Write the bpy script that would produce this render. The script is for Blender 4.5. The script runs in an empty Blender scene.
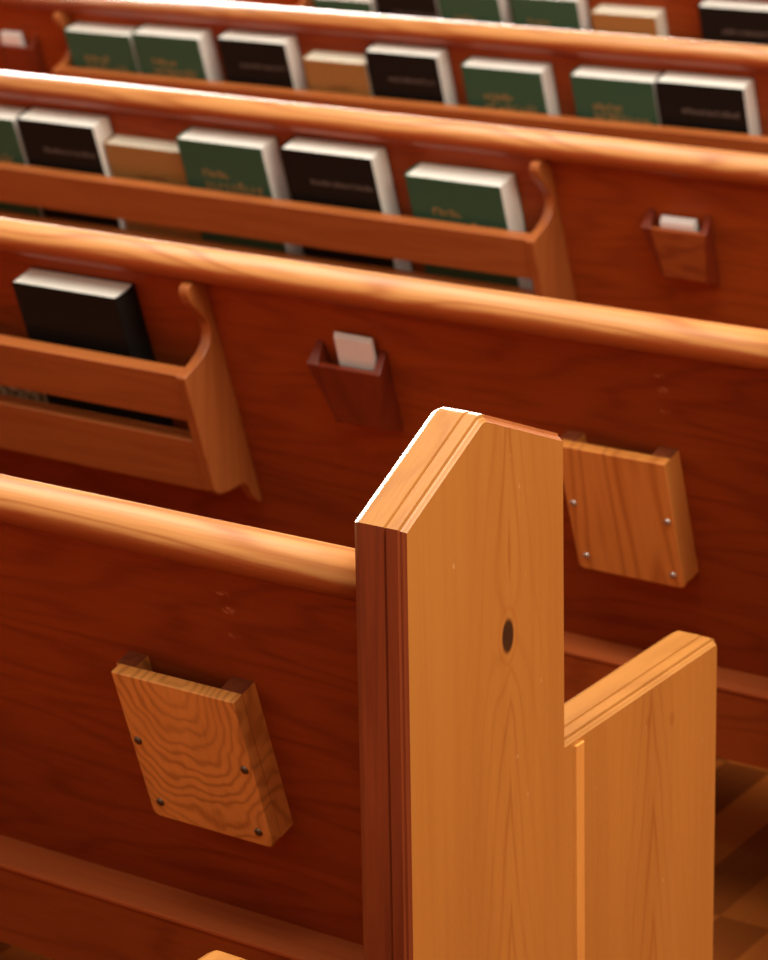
import bpy, bmesh, math, random
from mathutils import Vector, Matrix
random.seed(7)
S = bpy.context.scene
COL = S.collection

# ------------------------------------------------------------------ camera
TH, PS, RO = 0.320143, 0.610293, -0.026781
CAM = Vector((1.327084, -1.930389, 1.728021))
fwd = Vector((-math.sin(PS)*math.cos(TH), math.cos(PS)*math.cos(TH), -math.sin(TH)))
rgt = Vector((math.cos(PS), math.sin(PS), 0))
upv = rgt.cross(fwd)
r2 = math.cos(RO)*rgt + math.sin(RO)*upv
u2 = -math.sin(RO)*rgt + math.cos(RO)*upv
cd = bpy.data.cameras.new('camera')
cam = bpy.data.objects.new('camera', cd); COL.objects.link(cam)
cam.matrix_world = Matrix(((r2.x, u2.x, -fwd.x, CAM.x), (r2.y, u2.y, -fwd.y, CAM.y), (r2.z, u2.z, -fwd.z, CAM.z), (0, 0, 0, 1)))
cd.sensor_width = 36; cd.sensor_fit = 'AUTO'
cd.lens = 2731.906/960*36
cd.dof.use_dof = True
cd.dof.focus_distance = 2.50
cd.dof.aperture_fstop = 9.0
cd.clip_start = 0.05
S.camera = cam

# ------------------------------------------------------------------ world, lights, exposure
W = bpy.data.worlds.new('world'); S.world = W; W.use_nodes = True
wn, wl = W.node_tree.nodes, W.node_tree.links
bg = wn['Background']
wtc = wn.new('ShaderNodeTexCoord'); wsp = wn.new('ShaderNodeSeparateXYZ'); wrp = wn.new('ShaderNodeValToRGB')
wmr = wn.new('ShaderNodeMapRange'); wmr.inputs[1].default_value = -1; wmr.inputs[2].default_value = 1
wl.new(wtc.outputs['Generated'], wsp.inputs[0]); wl.new(wsp.outputs['Z'], wmr.inputs[0]); wl.new(wmr.outputs[0], wrp.inputs[0]); wl.new(wrp.outputs[0], bg.inputs[0])
el = wrp.color_ramp.elements
el[0].position = 0.0; el[0].color = (0.30, 0.125, 0.05, 1)
el[1].position = 1.0; el[1].color = (0.95, 0.86, 0.74, 1)
e = el.new(0.5); e.color = (0.50, 0.36, 0.25, 1)
bg.inputs[1].default_value = 0.75

def area_light(name, loc, target, sx, sy, power, col):
    l = bpy.data.lights.new(name, 'AREA'); l.shape = 'RECTANGLE'; l.size = sx; l.size_y = sy; l.energy = power; l.color = col
    o = bpy.data.objects.new(name, l); COL.objects.link(o)
    o.location = loc
    o.rotation_euler = (Vector(target) - Vector(loc)).to_track_quat('-Z', 'Y').to_euler()
    return o
area_light('window_light_far', (-6.0, 7.2, 1.95), (-0.3, 0.6, 0.9), 7.5, 3.0, 3000, (1.0, 0.96, 0.90))
area_light('fill_light_aisle', (1.5, 0.25, 2.25), (0.0, 0.3, 0.95), 0.9, 0.9, 25, (1.0, 0.88, 0.70))  # unseen fill lamp, added so the end panel is brighter towards its top
area_light('ceiling_light_panel', (0.5, 0.5, 5.6), (0.2, 1.0, 0.6), 4.0, 4.4, 500, (1.0, 0.96, 0.88))

S.view_settings.view_transform = 'Standard'
S.view_settings.look = 'None'
S.view_settings.gamma = 1
S.view_settings.use_curve_mapping = False
S.view_settings.exposure = 0.0

# ------------------------------------------------------------------ materials
def new_mat(name):
    m = bpy.data.materials.new(name); m.use_nodes = True
    return m, m.node_tree.nodes, m.node_tree.links, m.node_tree.nodes['Principled BSDF']
class G:
    """small node maths helper"""
    def __init__(s, n, l): s.n, s.l = n, l
    def put(s, sock, v):
        if hasattr(v, 'is_output') or isinstance(v, bpy.types.NodeSocket): s.l.new(v, sock)
        else: sock.default_value = v
    def m(s, op, a, b=0.0, c=0.0):
        x = s.n.new('ShaderNodeMath'); x.operation = op
        s.put(x.inputs[0], a); s.put(x.inputs[1], b); s.put(x.inputs[2], c)
        return x.outputs[0]
    def noise(s, vec, scale, detail=2.0, rough=0.5):
        x = s.n.new('ShaderNodeTexNoise'); s.l.new(vec, x.inputs['Vector'])
        x.inputs['Scale'].default_value = scale; x.inputs['Detail'].default_value = detail; x.inputs['Roughness'].default_value = rough
        return x.outputs['Fac']
    def mapping(s, vec, scale, loc=(0, 0, 0), rot=(0, 0, 0)):
        x = s.n.new('ShaderNodeMapping'); s.l.new(vec, x.inputs['Vector'])
        x.inputs['Scale'].default_value = scale; x.inputs['Location'].default_value = loc; x.inputs['Rotation'].default_value = rot
        return x.outputs[0]
    def mix(s, f, a, b):
        x = s.n.new('ShaderNodeMix'); x.data_type = 'RGBA'
        s.put(x.inputs[0], f); s.put(x.inputs[6], a); s.put(x.inputs[7], b)
        return x.outputs[2]
    def ramp(s, f, lo, hi):
        x = s.n.new('ShaderNodeMapRange'); x.interpolation_type = 'SMOOTHSTEP'
        s.put(x.inputs[0], f); x.inputs[1].default_value = lo; x.inputs[2].default_value = hi
        return x.outputs[0]
def rgba(c): return (c[0], c[1], c[2], 1)

def wood(name, base, line, stretch=(1.2, 26, 26), rings=9.0, ring_amt=0.55, fibre=(8, 260, 260), fibre_amt=0.25, rough=0.32, bump=0.05,
         loc=(0, 0, 0), rot=(0, 0, 0), mottle=0.25, vary=0.0, coat=0.25, light=None, scuff=0.0, spec=0.5, under=None):
    m, n, l, b = new_mat(name); g = G(n, l)
    tc = n.new('ShaderNodeTexCoord').outputs['Object']
    if vary:
        oi = n.new('ShaderNodeObjectInfo'); va = n.new('ShaderNodeVectorMath'); va.operation = 'ADD'
        cx = n.new('ShaderNodeCombineXYZ'); l.new(g.m('MULTIPLY', oi.outputs['Random'], vary), cx.inputs[0]); l.new(g.m('MULTIPLY', oi.outputs['Random'], vary*0.7), cx.inputs[2])
        l.new(tc, va.inputs[0]); l.new(cx.outputs[0], va.inputs[1]); tc = va.outputs[0]
    v1 = g.mapping(tc, stretch, loc, rot)
    big = g.noise(v1, 1.0, 1.5, 0.45)
    wav = g.m('SINE', g.m('MULTIPLY', big, rings*6.2832))
    ln = g.m('POWER', g.m('MULTIPLY_ADD', wav, 0.5, 0.5), 3.0)
    v2 = g.mapping(tc, fibre, loc, rot)
    fb = g.ramp(g.noise(v2, 1.0, 2.0, 0.6), 0.35, 0.75)
    v3 = g.mapping(tc, (stretch[0]*0.8, stretch[1]*0.3, stretch[2]*0.3), (3.1, 1.7, 5.2), rot)
    mo = g.ramp(g.noise(v3, 1.0, 2.0, 0.5), 0.3, 0.7)
    fac = g.m('ADD', g.m('MULTIPLY', ln, ring_amt), g.m('MULTIPLY', fb, fibre_amt))
    fac = g.m('MINIMUM', g.m('ADD', fac, g.m('MULTIPLY', mo, mottle)), 1.0)
    colr = g.mix(fac, rgba(light or base), rgba(line))
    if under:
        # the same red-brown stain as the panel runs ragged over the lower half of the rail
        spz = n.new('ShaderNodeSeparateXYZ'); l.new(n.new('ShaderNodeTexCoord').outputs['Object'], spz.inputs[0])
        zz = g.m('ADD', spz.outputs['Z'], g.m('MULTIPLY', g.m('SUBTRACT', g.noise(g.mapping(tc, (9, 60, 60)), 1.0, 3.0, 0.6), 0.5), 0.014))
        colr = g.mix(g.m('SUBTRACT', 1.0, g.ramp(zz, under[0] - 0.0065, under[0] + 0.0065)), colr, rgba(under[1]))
    if scuff:
        sf = g.ramp(g.noise(g.mapping(tc, (22, 60, 75), (1.3, 4.2, 2.2)), 1.0, 2.0, 0.5), 0.735, 0.79)
        zone = g.ramp(g.noise(g.mapping(tc, (5, 5, 5), (2.2, 0.4, 6.1)), 1.0, 0.0, 0.5), 0.50, 0.62)
        colr = g.mix(g.m('MULTIPLY', g.m('MULTIPLY', sf, zone), scuff), colr, rgba((0.52, 0.20, 0.09)))
        sq = n.new('ShaderNodeSeparateXYZ'); l.new(tc, sq.inputs[0]); br = g.noise(g.mapping(tc, (160, 160, 260)), 1.0, 2.0, 0.6)
        for (x0, z0, sx, sz) in ((-0.262, 0.772, 0.011, 0.004), (-0.260, 0.752, 0.010, 0.006), (-0.262, 0.722, 0.010, 0.004)):
            a = g.m('DIVIDE', g.m('SUBTRACT', sq.outputs['X'], x0), sx); c = g.m('DIVIDE', g.m('SUBTRACT', sq.outputs['Z'], z0), sz)
            q = g.m('ADD', g.m('MULTIPLY', a, a), g.m('MULTIPLY', c, c))
            msk = g.m('MULTIPLY', g.m('SUBTRACT', 1.0, g.ramp(q, 0.2, 1.0)), g.ramp(br, 0.40, 0.62))
            colr = g.mix(g.m('MULTIPLY', msk, 0.6), colr, rgba((0.62, 0.24, 0.11)))
    l.new(colr, b.inputs['Base Color'])
    b.inputs['Roughness'].default_value = rough; b.inputs['Specular IOR Level'].default_value = spec
    b.inputs['Coat Weight'].default_value = coat; b.inputs['Coat Roughness'].default_value = 0.14
    bp = n.new('ShaderNodeBump'); bp.inputs['Strength'].default_value = bump; bp.inputs['Distance'].default_value = 0.002
    l.new(g.m('ADD', fb, ln), bp.inputs['Height']); l.new(bp.outputs[0], b.inputs['Normal'])
    return m

PINE = (0.485, 0.186, 0.034); PINE_L = (0.42, 0.135, 0.022)
def end_wood():
    """pine board with cathedral figure and one dark knot (object space is pew space)"""
    m, n, l, b = new_mat('pine_end_board'); g = G(n, l)
    tc = n.new('ShaderNodeTexCoord').outputs['Object']
    sp = n.new('ShaderNodeSeparateXYZ'); l.new(tc, sp.inputs[0]); Y, Z = sp.outputs['Y'], sp.outputs['Z']
    warp = g.noise(g.mapping(tc, (6, 16, 3.0)), 1.0, 2.0, 0.5)
    warp2 = g.m('MULTIPLY', g.m('SUBTRACT', warp, 0.5), 0.028)
    yw = g.m('ADD', Y, warp2)
    def axis(y0): return g.m('ABSOLUTE', g.m('SUBTRACT', yw, y0))
    dist = g.m('MINIMUM', axis(0.172), axis(0.462))
    # knot
    def knot(y0, z0, sy, sz):
        a = g.m('DIVIDE', g.m('SUBTRACT', Y, y0), sy); c = g.m('DIVIDE', g.m('SUBTRACT', Z, z0), sz)
        return g.m('ADD', g.m('MULTIPLY', a, a), g.m('MULTIPLY', c, c))
    k1 = knot(0.171, 0.741, 0.0108, 0.0185)
    pull = g.m('MULTIPLY', g.m('EXPONENT', g.m('MULTIPLY', k1, -0.12)), 0.030)
    dist = g.m('ADD', dist, pull)
    u = g.m('ADD', g.m('DIVIDE', dist, 0.0200), g.m('DIVIDE', Z, 0.135))
    wav = g.m('POWER', g.m('MULTIPLY_ADD', g.m('SINE', g.m('MULTIPLY', u, 6.2832)), 0.5, 0.5), 5.0)
    fade = g.m('EXPONENT', g.m('MULTIPLY', dist, -34.0))
    fbr = g.ramp(g.noise(g.mapping(tc, (90, 120, 2.2)), 1.0, 3.0, 0.6), 0.35, 0.8)
    mot = g.ramp(g.noise(g.mapping(tc, (8, 14, 1.6)), 1.0, 2.0, 0.5), 0.3, 0.75)
    fac = g.m('ADD', g.m('MULTIPLY', g.m('MULTIPLY', wav, fade), 0.58), g.m('MULTIPLY', fbr, 0.18))
    fac = g.m('MINIMUM', g.m('ADD', fac, g.m('MULTIPLY', mot, 0.30)), 1.0)
    c = g.mix(fac, rgba(PINE), rgba((0.33, 0.095, 0.015)))
    halo = g.m('SUBTRACT', 1.0, g.ramp(k1, 1.6, 6.0))
    ringk = g.m('MULTIPLY', g.m('POWER', g.m('MULTIPLY_ADD', g.m('SINE', g.m('MULTIPLY', g.m('SQRT', k1), 9.0)), 0.5, 0.5), 2.0), halo)
    c = g.mix(g.m('MULTIPLY', ringk, 0.45), c, rgba((0.40, 0.10, 0.015)))
    core = g.m('SUBTRACT', 1.0, g.ramp(k1, 0.55, 1.25))
    knn = g.noise(g.mapping(tc, (300, 300, 120)), 1.0, 2.0, 0.6)
    kc = g.mix(knn, rgba((0.008, 0.005, 0.003)), rgba((0.035, 0.014, 0.006)))
    c = g.mix(core, c, kc)
    # two small pin knots in the arm board and scuffs
    for (y0, z0) in ((0.505, 0.530), (0.452, 0.545)):
        kk = knot(y0, z0, 0.006, 0.0085); c = g.mix(g.m('MULTIPLY', g.m('SUBTRACT', 1.0, g.ramp(kk, 0.3, 1.6)), 0.4), c, rgba((0.30, 0.075, 0.012)))
    sc = g.ramp(g.noise(g.mapping(tc, (90, 110, 60), (2, 3, 1)), 1.0, 1.0, 0.4), 0.76, 0.82)
    c = g.mix(g.m('MULTIPLY', sc, 0.35), c, rgba((0.78, 0.46, 0.20)))
    l.new(c, b.inputs['Base Color']); b.inputs['Roughness'].default_value = 0.36
    b.inputs['Coat Weight'].default_value = 0.2; b.inputs['Coat Roughness'].default_value = 0.2
    bp = n.new('ShaderNodeBump'); bp.inputs['Strength'].default_value = 0.05; bp.inputs['Distance'].default_value = 0.002
    l.new(g.m('ADD', fbr, wav), bp.inputs['Height']); l.new(bp.outputs[0], b.inputs['Normal'])
    return m

def plain(name, c, rough=0.5, metal=0.0, spec=0.5, mott=0.12, scale=60, coat=0.0):
    m, n, l, b = new_mat(name); g = G(n, l)
    tc = n.new('ShaderNodeTexCoord').outputs['Object']
    f = g.noise(tc, scale, 3.0, 0.6)
    d = tuple(x*(1-mott) for x in c); u = tuple(min(1, x*(1+mott)) for x in c)
    l.new(g.mix(f, rgba(d), rgba(u)), b.inputs['Base Color'])
    b.inputs['Roughness'].default_value = rough; b.inputs['Metallic'].default_value = metal
    b.inputs['Specular IOR Level'].default_value = spec; b.inputs['Coat Weight'].default_value = coat
    return m
def pages(name, c):
    m, n, l, b = new_mat(name); g = G(n, l)
    tc = n.new('ShaderNodeTexCoord').outputs['Object']
    f = g.noise(g.mapping(tc, (4, 1400, 4)), 1.0, 2.0, 0.6)
    l.new(g.mix(f, rgba(tuple(x*0.86 for x in c)), rgba(c)), b.inputs['Base Color'])
    b.inputs['Roughness'].default_value = 0.75
    return m

M = {}
M['end'] = end_wood()
M['edge'] = wood('dark_stained_edge', (0.27, 0.052, 0.014), (0.15, 0.026, 0.008), stretch=(26, 26, 1.2), fibre=(260, 260, 8), rings=6, ring_amt=0.4, fibre_amt=0.3, rough=0.34)
M['moulding'] = wood('pine_moulding', (0.43, 0.170, 0.031), (0.31, 0.108, 0.017), stretch=(14, 4, 4), fibre=(220, 30, 30), rings=5, ring_amt=0.35, fibre_amt=0.2, rough=0.42, coat=0.05)
M['bead'] = wood('pale_joint_bead', (0.74, 0.31, 0.066), (0.58, 0.21, 0.04), stretch=(26, 26, 1.2), fibre=(260, 260, 8), rings=4, ring_amt=0.25, rough=0.3)
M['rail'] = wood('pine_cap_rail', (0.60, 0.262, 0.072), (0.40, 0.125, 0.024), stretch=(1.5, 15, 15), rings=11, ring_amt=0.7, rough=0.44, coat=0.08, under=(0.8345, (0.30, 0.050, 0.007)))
M['panel'] = wood('red_brown_plywood', (0.36, 0.066, 0.0085), (0.20, 0.030, 0.0045), stretch=(1.6, 7, 11), rings=9, ring_amt=0.34, fibre=(14, 60, 120), fibre_amt=0.25, rough=0.55, mottle=0.4, coat=0.0, scuff=0.5, spec=0.2)
M['rack'] = wood('stained_rack_wood', (0.41, 0.120, 0.027), (0.29, 0.070, 0.014), stretch=(1.5, 24, 24), rings=5, ring_amt=0.35, rough=0.38, vary=9.0)
M['rack_end'] = wood('stained_rack_end_wood', (0.41, 0.120, 0.027), (0.29, 0.070, 0.014), stretch=(24, 24, 1.5), fibre=(240, 240, 8), rings=5, ring_amt=0.35, rough=0.36)
M['ledge'] = wood('stained_ledge', (0.46, 0.105, 0.024), (0.34, 0.066, 0.014), stretch=(1.3, 14, 14), rings=5, ring_amt=0.25, rough=0.6, coat=0.0, spec=0.2)
def swirl_wood():
    """board with a sweeping U-shaped figure (object space is pew space)"""
    m, n, l, b = new_mat('figured_board'); g = G(n, l)
    tc = n.new('ShaderNodeTexCoord').outputs['Object']
    sp = n.new('ShaderNodeSeparateXYZ'); l.new(tc, sp.inputs[0]); X, Z = sp.outputs['X'], sp.outputs['Z']
    wa = g.m('MULTIPLY', g.m('SUBTRACT', g.noise(g.mapping(tc, (11, 11, 11)), 1.0, 2.0, 0.5), 0.5), 0.085)
    wb = g.m('MULTIPLY', g.m('SUBTRACT', g.noise(g.mapping(tc, (15, 15, 15), (4, 1, 2)), 1.0, 2.0, 0.5), 0.5), 0.06)
    dx = g.m('ADD', g.m('MULTIPLY', g.m('SUBTRACT', X, -0.335), 1.35), wa); dz = g.m('ADD', g.m('MULTIPLY', g.m('SUBTRACT', Z, 0.690), 0.80), wb)
    dd = g.m('SQRT', g.m('ADD', g.m('MULTIPLY', dx, dx), g.m('MULTIPLY', dz, dz)))
    ln = g.m('POWER', g.m('MULTIPLY_ADD', g.m('SINE', g.m('MULTIPLY', dd, 6.2832/0.0135)), 0.5, 0.5), 2.6)
    am = g.ramp(g.noise(g.mapping(tc, (9, 9, 9), (7, 2, 1)), 1.0, 1.0, 0.5), 0.25, 0.6)
    fb = g.ramp(g.noise(g.mapping(tc, (160, 60, 18)), 1.0, 2.0, 0.6), 0.35, 0.8)
    mo = g.ramp(g.noise(g.mapping(tc, (16, 16, 12), (1, 5, 3)), 1.0, 2.0, 0.5), 0.3, 0.75)
    fac = g.m('ADD', g.m('MULTIPLY', ln, g.m('MULTIPLY_ADD', am, 0.45, 0.08)), g.m('MULTIPLY', fb, 0.15))
    fac = g.m('MINIMUM', g.m('ADD', fac, g.m('MULTIPLY', mo, 0.22)), 1.0)
    l.new(g.mix(fac, rgba((0.92, 0.40, 0.090)), rgba((0.42, 0.120, 0.018))), b.inputs['Base Color'])
    b.inputs['Roughness'].default_value = 0.36
    return m
M['holder'] = swirl_wood()
M['holder2'] = wood('straight_grained_board', (0.82, 0.32, 0.068), (0.52, 0.15, 0.024), stretch=(13.0, 1.5, 1.5), fibre=(160, 20, 10), rings=8, ring_amt=0.6, fibre_amt=0.15, rough=0.36, mottle=0.15)
M['spacer'] = wood('reddish_spacer', (0.25, 0.06, 0.018), (0.15, 0.03, 0.01), stretch=(14, 14, 3), fibre=(100, 100, 10), rough=0.4)
M['box'] = wood('dark_red_box', (0.21, 0.030, 0.008), (0.13, 0.016, 0.005), stretch=(8, 10, 3), fibre=(90, 90, 10), rings=4, ring_amt=0.4, rough=0.3, coat=0.3, vary=30.0)
M['box_front'] = wood('orange_box_front', (0.36, 0.085, 0.018), (0.2, 0.035, 0.008), stretch=(6, 14, 16), fibre=(20, 90, 90), rings=6, ring_amt=0.5, rough=0.32, vary=30.0)
M['screw'] = plain('dull_brass_screw', (0.16, 0.13, 0.09), 0.35, 0.9)
M['steel'] = plain('steel_screw', (0.6, 0.58, 0.55), 0.3, 0.9)
M['black'] = plain('black_cover', (0.008, 0.0065, 0.005), 0.6, 0, 0.2, 0.3, 400)
M['green'] = plain('green_cover', (0.040, 0.108, 0.060), 0.6, 0, 0.2, 0.2, 400)
M['tan'] = plain('tan_cover', (0.35, 0.180, 0.048), 0.5, 0, 0.4, 0.15, 200)
M['gold'] = plain('gold_lettering', (0.33, 0.23, 0.085), 0.5, 0.1)
M['grey'] = plain('grey_lettering', (0.16, 0.145, 0.125), 0.5, 0.3)
M['bronze'] = plain('brown_lettering', (0.20, 0.085, 0.02), 0.5)
M['pages'] = pages('book_pages', (0.93, 0.89, 0.79))
M['pages_warm'] = pages('warm_book_pages', (0.92, 0.85, 0.66))
M['card'] = plain('white_card', (0.90, 0.88, 0.84), 0.7, 0, 0.3, 0.04)

def floor_mat():
    m, n, l, b = new_mat('parquet_floor'); g = G(n, l)
    tc = n.new('ShaderNodeTexCoord').outputs['Object']
    sp = n.new('ShaderNodeSeparateXYZ'); l.new(tc, sp.inputs[0]); X, Y = sp.outputs['X'], sp.outputs['Y']
    ix = g.m('FLOOR', g.m('DIVIDE', g.m('ADD', X, 0.362), 0.076)); iy = g.m('FLOOR', g.m('DIVIDE', g.m('SUBTRACT', Y, 1.03), 0.45))
    par = g.m('FLOORED_MODULO', g.m('ADD', ix, iy), 2.0)
    cx = n.new('ShaderNodeCombineXYZ'); l.new(ix, cx.inputs[0]); l.new(iy, cx.inputs[1])
    wn_ = n.new('ShaderNodeTexWhiteNoise'); wn_.noise_dimensions = '2D'; l.new(cx.outputs[0], wn_.inputs['Vector'])
    par = g.m('SUBTRACT', 1.0, par)
    tone = g.m('ADD', g.m('MULTIPLY', par, 0.72), g.m('MULTIPLY', wn_.outputs['Value'], 0.28))
    gr = g.noise(g.mapping(tc, (120, 5, 1)), 1.0, 2.0, 0.6)
    tone = g.m('ADD', tone, g.m('MULTIPLY', g.m('SUBTRACT', gr, 0.5), 0.25))
    c = g.mix(tone, rgba((0.13, 0.029, 0.006)), rgba((0.33, 0.086, 0.014)))
    l.new(c, b.inputs['Base Color']); b.inputs['Roughness'].default_value = 0.7; b.inputs['Specular IOR Level'].default_value = 0.0
    return m
M['floor'] = floor_mat()

# ------------------------------------------------------------------ mesh helpers
REC = 0.298; YR, ZR = 0.03, 0.86          # the backs recline by REC; (x, s, n): along, down the back, out of it
SR, CR = math.sin(REC), math.cos(REC)
def P(x, s, n): return Vector((x, YR + s*SR - n*CR, ZR - s*CR - n*SR))
def link(name, bm, mats, parent=None, smooth=False, bevel=0.0, seg=2):
    bmesh.ops.remove_doubles(bm, verts=bm.verts, dist=1e-6)
    bmesh.ops.recalc_face_normals(bm, faces=bm.faces)
    me = bpy.data.meshes.new(name); bm.to_mesh(me); bm.free()
    for m in (mats if isinstance(mats, (list, tuple)) else [mats]): me.materials.append(m)
    if smooth:
        for f in me.polygons: f.use_smooth = True
    o = bpy.data.objects.new(name, me); COL.objects.link(o)
    if bevel:
        bv = o.modifiers.new('bevel', 'BEVEL'); bv.width = bevel; bv.segments = seg; bv.limit_method = 'ANGLE'; bv.angle_limit = math.radians(35)
        for f in me.polygons: f.use_smooth = True
        wn2 = o.modifiers.new('weighted', 'WEIGHTED_NORMAL'); wn2.keep_sharp = True
    if parent: o.parent = parent
    return o
def hexa(bm, c):
    """c: eight corners, bottom loop of four then top loop of four"""
    v = [bm.verts.new(p) for p in c]
    for f in ((0, 1, 2, 3), (4, 5, 6, 7), (0, 1, 5, 4), (1, 2, 6, 5), (2, 3, 7, 6), (3, 0, 4, 7)):
        bm.faces.new([v[i] for i in f])
def box(bm, x0, x1, y0, y1, z0, z1):
    hexa(bm, [(x0, y0, z0), (x1, y0, z0), (x1, y1, z0), (x0, y1, z0), (x0, y0, z1), (x1, y0, z1), (x1, y1, z1), (x0, y1, z1)])
def sbox(bm, x0, x1, s0, s1, n0, n1):
    hexa(bm, [P(x0, s0, n0), P(x1, s0, n0), P(x1, s1, n0), P(x0, s1, n0), P(x0, s0, n1), P(x1, s0, n1), P(x1, s1, n1), P(x0, s1, n1)])
def extrude_poly(bm, pts3_a, pts3_b):
    a = [bm.verts.new(p) for p in pts3_a]; b = [bm.verts.new(p) for p in pts3_b]; k = len(a)
    bm.faces.new(a); bm.faces.new(list(reversed(b)))
    for i in range(k): bm.faces.new([a[i], a[(i+1) % k], b[(i+1) % k], b[i]])
def offset_poly(pts, ws, d):
    """offset each edge i (pts[i] -> pts[i+1]) of a clockwise (y, z) outline outwards by d*ws[i]"""
    k = len(pts); L = []
    for i in range(k):
        a = Vector(pts[i]); b = Vector(pts[(i+1) % k]); t = (b-a).normalized(); nn = Vector((-t.y, t.x))
        L.append((a + nn*d*ws[i], t))
    out = []
    for i in range(k):
        (p, t), (q, w) = L[i-1], L[i]
        den = t.x*w.y - t.y*w.x
        if abs(den) < 1e-6: out.append(q.copy()); continue
        s = ((q.x-p.x)*w.y - (q.y-p.y)*w.x)/den
        out.append(p + t*s)
    return out
def fillet(pts, ws, idx, r, seg=5):
    """round the corners listed in idx (index -> radius)"""
    out, wo = [], []
    k = len(pts)
    for i in range(k):
        p = Vector(pts[i])
        if i in idx:
            a = (Vector(pts[i-1])-p).normalized(); b = (Vector(pts[(i+1) % k])-p).normalized()
            for j in range(seg+1):
                t = j/seg; q = (p+a*r)*(1-t)**2 + p*2*t*(1-t) + (p+b*r)*t*t
                out.append((q.x, q.y)); wo.append(max(ws[i-1], ws[i]) if j < seg else ws[i])
        else:
            out.append(tuple(p)); wo.append(ws[i])
    return out, wo
END_T = 0.0570
LAYERS = [(-END_T, 0.0004), (-END_T+0.0012, 0.0022), (-END_T+0.0057, 0.0048), (-END_T+0.0085, 0.0060), (-0.0212, 0.0060), (-0.0202, 0.0035), (-0.0190, 0.0035), (-0.0180, 0.0058),
          (-0.0060, 0.0054), (-0.0052, 0.0022), (-0.0030, 0.0018), (-0.0015, 0.0), (0.0, -0.0012)]
def swept_board(bm, pts, ws, flip=1, x_at=0.0, mats=None):
    rings = []
    for x, d in LAYERS:
        rings.append([bm.verts.new((x_at + flip*x, q.x, q.y)) for q in offset_poly(pts, ws, d)])
    k = len(pts)
    fs = [bm.faces.new(rings[0]), bm.faces.new(rings[-1])]
    for a, b in zip(rings, rings[1:]):
        for i in range(k):
            f = bm.faces.new([a[i], a[(i+1) % k], b[(i+1) % k], b[i]])
            if mats: f.material_index = mats[i]
    return fs
def tube_x(bm, x0, x1, prof):
    extrude_poly(bm, [(x0, y, z) for y, z in prof], [(x1, y, z) for y, z in prof])
def dome(bm, c, nrm, r, h, seg=14):
    nrm = nrm.normalized(); a = nrm.orthogonal().normalized(); b = nrm.cross(a)
    prev = None
    for j, (rr, hh) in enumerate(((1.0, 0.0), (1.0, 0.25), (0.85, 0.65), (0.5, 0.93))):
        ring = [bm.verts.new(c + (a*math.cos(t*6.2832/seg) + b*math.sin(t*6.2832/seg))*r*rr + nrm*h*hh) for t in range(seg)]
        if prev:
            for i in range(seg): bm.faces.new([prev[i], prev[(i+1) % seg], ring[(i+1) % seg], ring[i]])
        else: bm.faces.new(list(reversed(ring)))
        prev = ring
    top = bm.verts.new(c + nrm*h)
    for i in range(seg): bm.faces.new([prev[i], prev[(i+1) % seg], top])

# ------------------------------------------------------------------ setting
bm = bmesh.new(); v = [bm.verts.new(p) for p in ((-7, -4, 0), (4, -4, 0), (4, 9, 0), (-7, 9, 0))]; bm.faces.new(v)
fl = link('floor', bm, M['floor']); fl['kind'] = 'structure'

# ------------------------------------------------------------------ pews
XL = -3.78                                  # far end of the bench
NB = P(0, 0, 1) - P(0, 0, 0)                # the direction out of the reclined back
def make_end(root, flip, x_at):
    U = [(-0.0135, 0), (0, 0.900), (0.1336, 0.9718), (0.2768, 0.9127), (0.2768, 0)]
    ws = [1, 1, 1, 0, 0]
    pts, w = fillet(U, ws, {2}, 0.007, 5)
    # material slots by edge: 0 board, 1 dark stained rear edge, 2 moulded top
    mi = []
    for i in range(len(pts)):
        a, b = pts[i], pts[(i+1) % len(pts)]
        mi.append(1 if a[0] < 1e-6 and b[0] < 0.0005 and abs(a[1]-b[1]) > 0.5 else ((3 if a[1] > b[1] + 0.001 else 2) if min(a[1], b[1]) > 0.89 else 0))
    bm = bmesh.new(); swept_board(bm, pts, w, flip, x_at, mi)
    o1 = link('upright_board', bm, [M['end'], M['edge'], M['moulding'], M['rack_end']], root)
    A = [(0.2768, 0), (0.2768, 0.583), (0.610, 0.583), (0.610, 0)]
    ws = [0, 1, 1, 0]
    pts, w = fillet(A, ws, {2}, 0.006, 4)
    mi = [2 if min(pts[i][1], pts[(i+1) % len(pts)][1]) > 0.560 else 0 for i in range(len(pts))]
    bm = bmesh.new(); swept_board(bm, pts, w, flip, x_at, mi)
    o2 = link('arm_board', bm, [M['end'], M['edge'], M['moulding']], root)
    # narrow bead covering the joint of the two boards
    bm = bmesh.new()
    prof = [(0.2955, -0.001), (0.2965, 0.0026), (0.2985, 0.0036), (0.3110, 0.0034), (0.3132, 0.0018), (0.3138, -0.001)]
    extrude_poly(bm, [(x_at + flip*x, y, 0.0) for y, x in prof], [(x_at + flip*x, y, 0.5765) for y, x in prof])
    o3 = link('joint_bead', bm, M['bead'], root)
    return o1, o2, o3

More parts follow.
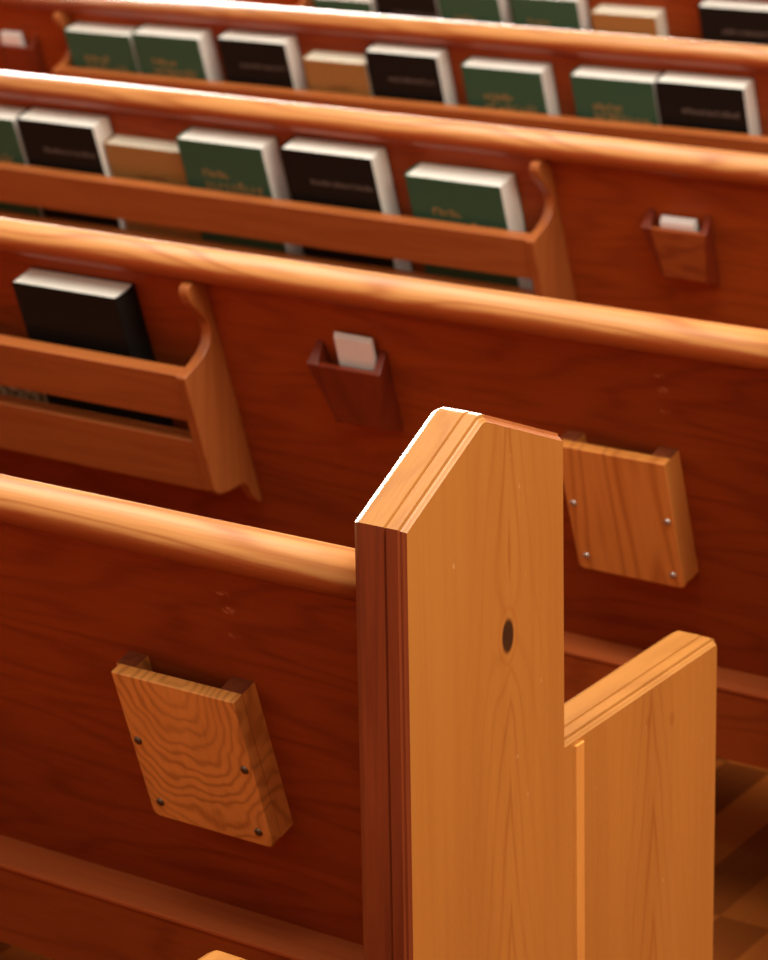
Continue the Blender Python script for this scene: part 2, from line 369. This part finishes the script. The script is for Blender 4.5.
def make_pew():
    root = bpy.data.objects.new('pew', None); COL.objects.link(root)
    make_end(root, 1, 0.0)
    make_end(root, -1, XL)
    x0, x1 = XL + 0.049, -0.049
    # cap rail: bullnose profile
    cy, cz, R = 0.0345, 0.8326, 0.0245
    prof = [(cy + R*math.cos(math.radians(-360*j/72)), cz + R*math.sin(math.radians(-360*j/72))) for j in range(72)]
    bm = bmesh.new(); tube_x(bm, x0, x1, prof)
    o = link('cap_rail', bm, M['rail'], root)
    for f in o.data.polygons: f.use_smooth = len(f.vertices) == 4
    bm = bmesh.new(); sbox(bm, x0, x1, 0.030, 0.552, -0.018, 0.0)
    link('back_panel', bm, M['panel'], root)
    bm = bmesh.new(); box(bm, x0, x1, 0.132, 0.215, 0.334, 0.339)
    link('back_ledge', bm, M['ledge'], root, bevel=0.0008)
    bm = bmesh.new(); box(bm, x0, x1, 0.134, 0.160, 0.236, 0.334)
    link('lower_rail', bm, M['panel'], root)
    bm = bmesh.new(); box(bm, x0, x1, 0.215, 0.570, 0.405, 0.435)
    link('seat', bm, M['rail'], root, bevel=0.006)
    return root

def add_holder(root, mat):
    x0, x1 = -0.411, -0.251
    bm = bmesh.new()
    # front board with rounded lower corners
    out = [(x0, 0.199), (x1, 0.199), (x1, 0.393), (x0, 0.393)]
    pts, _ = fillet(out, [0]*4, {2, 3}, 0.009, 4)
    extrude_poly(bm, [P(x, s, 0.022) for x, s in pts], [P(x, s, 0.038) for x, s in pts])
    h = link('card_holder', bm, mat, root, bevel=0.0018)
    for a, c in ((x0 - 0.005, x0 + 0.021), (x1 - 0.0285, x1 - 0.0005)):
        bm = bmesh.new(); sbox(bm, a, c, 0.2005, 0.3895, 0.0, 0.022)
        sp = link('spacer', bm, [mat, M['spacer']], h)
        for f in sp.data.polygons:
            if f.normal.z > 0.6: f.material_index = 1
    for (x, s) in ((-0.401, 0.288), (-0.261, 0.289), (-0.396, 0.371), (-0.266, 0.374)):
        bm = bmesh.new(); dome(bm, P(x, s, 0.0378), NB, 0.0050, 0.0032)
        link('screw', bm, M['screw'] if mat is M['holder'] else M['steel'], h, smooth=True)
    return h

def add_box(root, xc=-0.7415, front=None):
    """hollow hopper-shaped wooden box: a front board narrowing downwards between two side walls"""
    a = lambda d: xc + d
    fr = [(-0.0400, 0.1405), (0.0600, 0.1405), (0.0500, 0.229), (-0.0275, 0.229)]     # front face at n = .034
    bm = bmesh.new()
    hexa(bm, [P(a(d), s, 0.034) for d, s in fr] + [P(a(d), s, 0.025) for d, s in fr])
    b = link('card_box', bm, front or M['box'], root, bevel=0.001)
    # the left wall flares towards its top and shows as a dark wedge beside the front board
    walls = (((-0.0585, -0.0475, 0.122, 0.0), (-0.0585, -0.0402, 0.141, 0.0335), (-0.0300, -0.0275, 0.231, 0.0335), (-0.0385, -0.0275, 0.252, 0.0)),
             ((0.0575, 0.0465, 0.122, 0.0), (0.0625, 0.0515, 0.141, 0.0335), (0.0525, 0.0415, 0.231, 0.0335), (0.0560, 0.0450, 0.252, 0.0)))
    for wl_ in walls:
        bm = bmesh.new()
        extrude_poly(bm, [P(a(q[0]), q[2], q[3]) for q in wl_], [P(a(q[1]), q[2], q[3]) for q in wl_])
        link('box_side', bm, M['box'], b, bevel=0.001)
    bm = bmesh.new(); sbox(bm, a(-0.026), a(0.044), 0.222, 0.232, 0.0, 0.026)
    link('box_floor', bm, M['box'], b)
    return b

RACK_L, RACK_R = -2.805, -0.975
RACK_PROF = [(0.046, 0.036), (0.044, 0.028), (0.046, 0.020), (0.055, 0.008), (0.062, 0.0), (0.424, 0.0), (0.424, 0.006), (0.402, 0.018), (0.390, 0.020),
             (0.379, 0.024), (0.374, 0.034), (0.367, 0.062), (0.360, 0.082), (0.350, 0.090), (0.340, 0.0905), (0.164, 0.0905), (0.160, 0.088), (0.159, 0.078), (0.157, 0.060), (0.152, 0.040),
             (0.143, 0.024), (0.130, 0.016), (0.116, 0.0155), (0.100, 0.021), (0.085, 0.030), (0.072, 0.038), (0.060, 0.0415), (0.052, 0.0405)]
def add_rack(root):
    bm = bmesh.new(); sbox(bm, RACK_L + 0.017, RACK_R - 0.017, 0.345, 0.357, 0.0, 0.0635)
    rk = link('book_rack', bm, M['rack'], root)
    for s0, s1 in ((0.160, 0.236), (0.270, 0.355)):
        bm = bmesh.new(); sbox(bm, RACK_L + 0.016, RACK_R - 0.016, s0, s1, 0.0640, 0.0870)
        link('slat', bm, M['rack'], rk, bevel=0.0015)
    for x0 in (RACK_L, RACK_R - 0.017):
        bm = bmesh.new()
        extrude_poly(bm, [P(x0, s, n) for s, n in RACK_PROF], [P(x0 + 0.017, s, n) for s, n in RACK_PROF])
        link('rack_end', bm, M['rack_end'], rk, bevel=0.0018)
    bm = bmesh.new(); dome(bm, P(RACK_R - 0.0165, 0.100, 0.011), Vector((-1, 0, 0)), 0.004, 0.0025)
    link('screw', bm, M['steel'], rk, smooth=True)
    return rk

PEWS = {-1: (0.019, 0.026, 0), 0: (0, 0, 0), 1: (0, -0.015, -0.0115), 2: (0, -0.006, -0.022), 3: (0, 0.017, 0), 4: (0, 0.020, 0)}
PITCH = 0.90
def frame(k):
    dx, dy, rz = PEWS[k]
    return Matrix.Translation((dx, k*PITCH + dy, 0)) @ Matrix.Rotation(rz, 4, 'Z')
def kids(o): return [c for c in COL.objects if c.parent is o]
def copy_tree(o, parent=None):
    c = o.copy(); COL.objects.link(c); c.parent = parent
    for ch in kids(o): copy_tree(ch, c)
    return c
PLAB = {
    -1: 'pale wooden pew nearest the viewer, only the tip of its arm board showing',
    0: 'wooden pew with a gabled pine end panel that has a dark oval knot',
    1: 'wooden pew just beyond the knotted end panel, its rack holding a single upright black book',
    2: 'wooden pew whose rack shows six upright books beside a small orange-fronted card box',
    3: 'wooden pew whose rack holds eight upright books, only its front slat showing',
    4: 'farthest wooden pew, cut off above its row of books',
}
base = make_pew()
roots = {}
for k in (0, -1, 1, 2, 3, 4):
    r = base if k == 0 else copy_tree(base)
    roots[k] = r
    r['label'] = PLAB[k]; r['category'] = 'pew'; r['group'] = 'church pews in rows'
    r.matrix_world = frame(k)
# fittings on the rear of each back, as far as the photograph shows them
h = add_holder(roots[0], M['holder']); h['label'] = 'board with swirling grain'
h = add_holder(roots[1], M['holder2']); h['label'] = 'board with straight upright grain'
b1 = add_box(roots[1])
b2 = add_box(roots[2], front=M['box_front'])
b3 = add_box(roots[3], xc=-2.965)
rack = add_rack(roots[1])
for k in (2, 3, 4): copy_tree(rack, roots[k])

# ------------------------------------------------------------------ books
def put(o, k, x, s, n=0.0):
    """stand an object on the reclined back of pew k: its local X along, -Y out of the back, Z up the back"""
    p = P(x, s, n)
    m = Matrix(((1, 0, 0, p.x), (0, CR, -SR, p.y), (0, SR, CR, p.z), (0, 0, 0, 1)))
    o.matrix_world = frame(k) @ m
def glyphs(bm, x0, x1, z0, z1, y, rnd, gap=0.22):
    """a line of small pressed strokes, too worn to read"""
    x = x0; hgt = z1 - z0
    while x < x1:
        w = hgt*rnd.uniform(0.45, 0.75); st = hgt*0.25
        if True:
            hh = hgt*(1.0 if rnd.random() < 0.3 else 0.72)
            box(bm, x, x + st, y - 0.0003, y + 0.0002, z0, z0 + hh)
            q = rnd.choice((0.0, 0.5, 1.0)); box(bm, x, x + w, y - 0.0003, y + 0.0002, z0 + (hh - st)*q, z0 + (hh - st)*q + st)
            if rnd.random() < 0.6: box(bm, x + w - st, x + w, y - 0.0003, y + 0.0002, z0, z0 + hh*0.72)
        x += w + hgt*gap*(1.0 if rnd.random() > 0.12 else 1.5)
def make_book(kind, width, height, thick, spine_right=False):
    rnd = random.Random(int(width*1e4) + len(kind))
    cov = {'black': M['black'], 'green': M['green'], 'tan': M['tan']}[kind]
    root = bpy.data.objects.new('bible' if kind == 'black' else 'hymnal' if kind == 'green' else 'songbook', None); COL.objects.link(root)
    ct = 0.0020; ov = 0.0012
    sg = -1 if spine_right else 1
    X = lambda a: a*sg                       # local x from the spine (0) to the fore-edge (width), mirrored if needed
    def cx(a): return a if not spine_right else width - a
    bm = bmesh.new()
    xa, xb = sorted((cx(0.004), cx(width - ov)))
    hexa(bm, [(xa, -ct, ov), (xb, -ct, ov), (xb, -thick + ct, ov), (xa, -thick + ct, ov), (xa, -ct, height - ov), (xb, -ct, height - ov), (xb, -thick + ct, height - ov), (xa, -thick + ct, height - ov)])
    link('page_block', bm, M['pages_warm'] if kind == 'tan' else M['pages'], root)
    for y0, y1, nm in ((-ct, 0.0, 'back_cover'), (-thick, -thick + ct, 'front_cover')):
        bm = bmesh.new(); xa, xb = sorted((cx(0.002), cx(width))); box(bm, xa, xb, y0, y1, 0, height)
        c = link(nm, bm, cov, root, bevel=0.0008)
        if nm == 'front_cover' and not spine_right:
            bm = bmesh.new()
            if kind == 'green':
                glyphs(bm, width*0.24, width*0.55, height - 0.070, height - 0.056, -thick, rnd)
                link('title_lettering', bm, M['gold'], c); bm = bmesh.new()
                glyphs(bm, width*0.24, width*0.86, height - 0.094, height - 0.076, -thick, rnd)
                lm = M['gold']
            elif kind == 'black':
                glyphs(bm, width*0.28, width*0.93, height - 0.064, height - 0.053, -thick, rnd); lm = M['grey']
            else:
                glyphs(bm, width*0.36, width*0.72, height - 0.066, height - 0.054, -thick, rnd); lm = M['bronze']
            link('title_lettering', bm, lm, c)
    # spine: a thin rounded shell
    bm = bmesh.new(); seg = 8; outer, inner = [], []
    for j in range(seg + 1):
        t = j/seg; y = -thick*t; bul = 0.0045*math.sin(math.pi*t)
        outer.append((cx(0.002 - bul), y)); inner.append((cx(0.0045 - bul), y))
    prof = outer + inner[::-1]
    extrude_poly(bm, [(x, y, 0) for x, y in prof], [(x, y, height) for x, y in prof])
    link('spine', bm, cov, root)
    return root
S_FLOOR = 0.345
BOOKS = [
    # kind, pew, x of the front cover's two upper corners, s of the top, thickness, label
    ('black', 1, -1.306, -1.108, 0.078, 0.045, 'black bible alone in its rack, blank back cover and dark spine showing'),
    ('green', 2, -2.322, -2.142, 0.079, 0.047, 'green hymnal at the frame edge beside a black bible, mostly cut off'),
    ('black', 2, -2.125, -1.938, 0.074, 0.047, 'black bible between a cut-off green hymnal and a low tan songbook'),
    ('tan', 2, -1.929, -1.748, 0.111, 0.035, 'low tan songbook between a black bible and a green hymnal, three-colour row above wide slat'),
    ('green', 2, -1.737, -1.550, 0.076, 0.045, 'green hymnal between the low tan songbook and a black bible, wide slat in front'),
    ('black', 2, -1.499, -1.310, 0.070, 0.045, 'black bible with green hymnals on both sides, above the wide front slat'),
    ('green', 2, -1.237, -1.050, 0.092, 0.047, 'green hymnal standing against the curved rack end, gap beside it'),
    ('green', 3, -2.768, -2.585, 0.082, 0.045, 'green hymnal at the outer end of the eight-book row, near small box'),
    ('green', 3, -2.565, -2.385, 0.072, 0.050, 'green hymnal between another green hymnal and a black bible in the eight-book row'),
    ('black', 3, -2.330, -2.154, 0.068, 0.044, 'black bible between a green hymnal and the tan songbook of the eight-book row'),
    ('tan', 3, -2.110, -1.955, 0.100, 0.042, 'low tan songbook with a black bible on both sides of it'),
    ('black', 3, -1.941, -1.768, 0.068, 0.043, 'black bible between the tan songbook and a lone green hymnal of the eight-book row'),
    ('green', 3, -1.704, -1.520, 0.082, 0.043, 'green hymnal standing apart, gaps on both sides, in the eight-book row'),
    ('green', 3, -1.444, -1.257, 0.080, 0.045, 'green hymnal leaning cover to cover with the last black bible of the eight-book row'),
    ('black', 3, -1.251, -1.065, 0.076, 0.045, 'black bible at the aisle end of the eight-book row'),
    ('green', 4, -2.746, -2.577, 0.136, 0.042, 'low green hymnal at the start of the farthest row, barely visible'),
    ('black', 4, -2.553, -2.379, 0.100, 0.040, 'black bible between two green hymnals in the farthest row'),
    ('green', 4, -2.366, -2.195, 0.098, 0.040, 'green hymnal touching a black bible in the farthest row'),
    ('green', 4, -2.155, -1.973, 0.091, 0.043, 'green hymnal next to the tan songbook in the farthest row'),
    ('tan', 4, -1.931, -1.765, 0.116, 0.046, 'tan songbook in the farthest row, with bare wood on one side'),
    ('black', 4, -1.643, -1.443, 0.080, 0.045, 'black bible at the frame corner in the farthest row, apart from the others'),
]
GRP = {'black': 'black bibles in the racks', 'green': 'green hymnals in the racks', 'tan': 'tan songbooks in the racks'}
for bi, (kind, k, xa, xb, st, th, lab) in enumerate(BOOKS):
    sr = (k == 1)
    if k > 1: xa -= 0.008; st -= 0.004; th += 0.004
    if bi + 1 < len(BOOKS) and BOOKS[bi+1][1] == k: xb = min(xb, BOOKS[bi+1][2] - 0.008 - 0.0042)
    b = make_book(kind, xb - xa, S_FLOOR - st, th, sr)
    b['label'] = lab; b['category'] = 'book'; b['group'] = GRP[kind]
    put(b, k, xa, S_FLOOR - 0.0002, 0.0004)
# a worn booklet lying low behind the slats of the second pew
def paper_pattern():
    m, n, l, b = new_mat('patterned_booklet'); g = G(n, l); tc = n.new('ShaderNodeTexCoord').outputs['Object']
    f = g.ramp(g.noise(tc, 90, 3.0, 0.7), 0.4, 0.62)
    l.new(g.mix(f, rgba((0.12, 0.06, 0.02)), rgba((0.55, 0.44, 0.25))), b.inputs['Base Color']); b.inputs['Roughness'].default_value = 0.6
    return m
bm = bmesh.new(); box(bm, 0, 0.21, -0.012, 0, 0, 0.066)
o = link('booklet', bm, paper_pattern(), bevel=0.001); put(o, 1, -1.512, S_FLOOR - 0.0002, 0.014)
o['label'] = 'small speckled booklet lying low behind the slats beside the lone black bible'; o['category'] = 'booklet'

# cards standing in the boxes
def card(name, k, x, s, n, w, hgt, th, tilt, lab):
    bm = bmesh.new()
    for j in range(3):
        y = -th*j*1.4; off = 0.0015*j
        box(bm, off, w + off*0.5, y - th, y, 0, hgt - 0.0015*j)
    o = link(name, bm, M['card']); put(o, k, x, s, n)
    o.matrix_world = o.matrix_world @ Matrix.Rotation(tilt, 4, 'Y')
    o['label'] = lab; o['category'] = 'card'; o['group'] = 'cards in the wooden boxes'
card('offering_card', 1, -0.762, 0.2215, 0.007, 0.062, 0.122, 0.0022, 0.02, 'white card stack standing tall in the dark red box above the gabled pew end')
card('offering_card', 2, -0.771, 0.2215, 0.008, 0.064, 0.093, 0.0040, 0.0, 'low white cards in the small box with the orange front')
card('offering_card', 3, -3.006, 0.2215, 0.008, 0.060, 0.107, 0.0040, 0.0, 'pale cards in the box at the frame edge, beside the row of eight books')
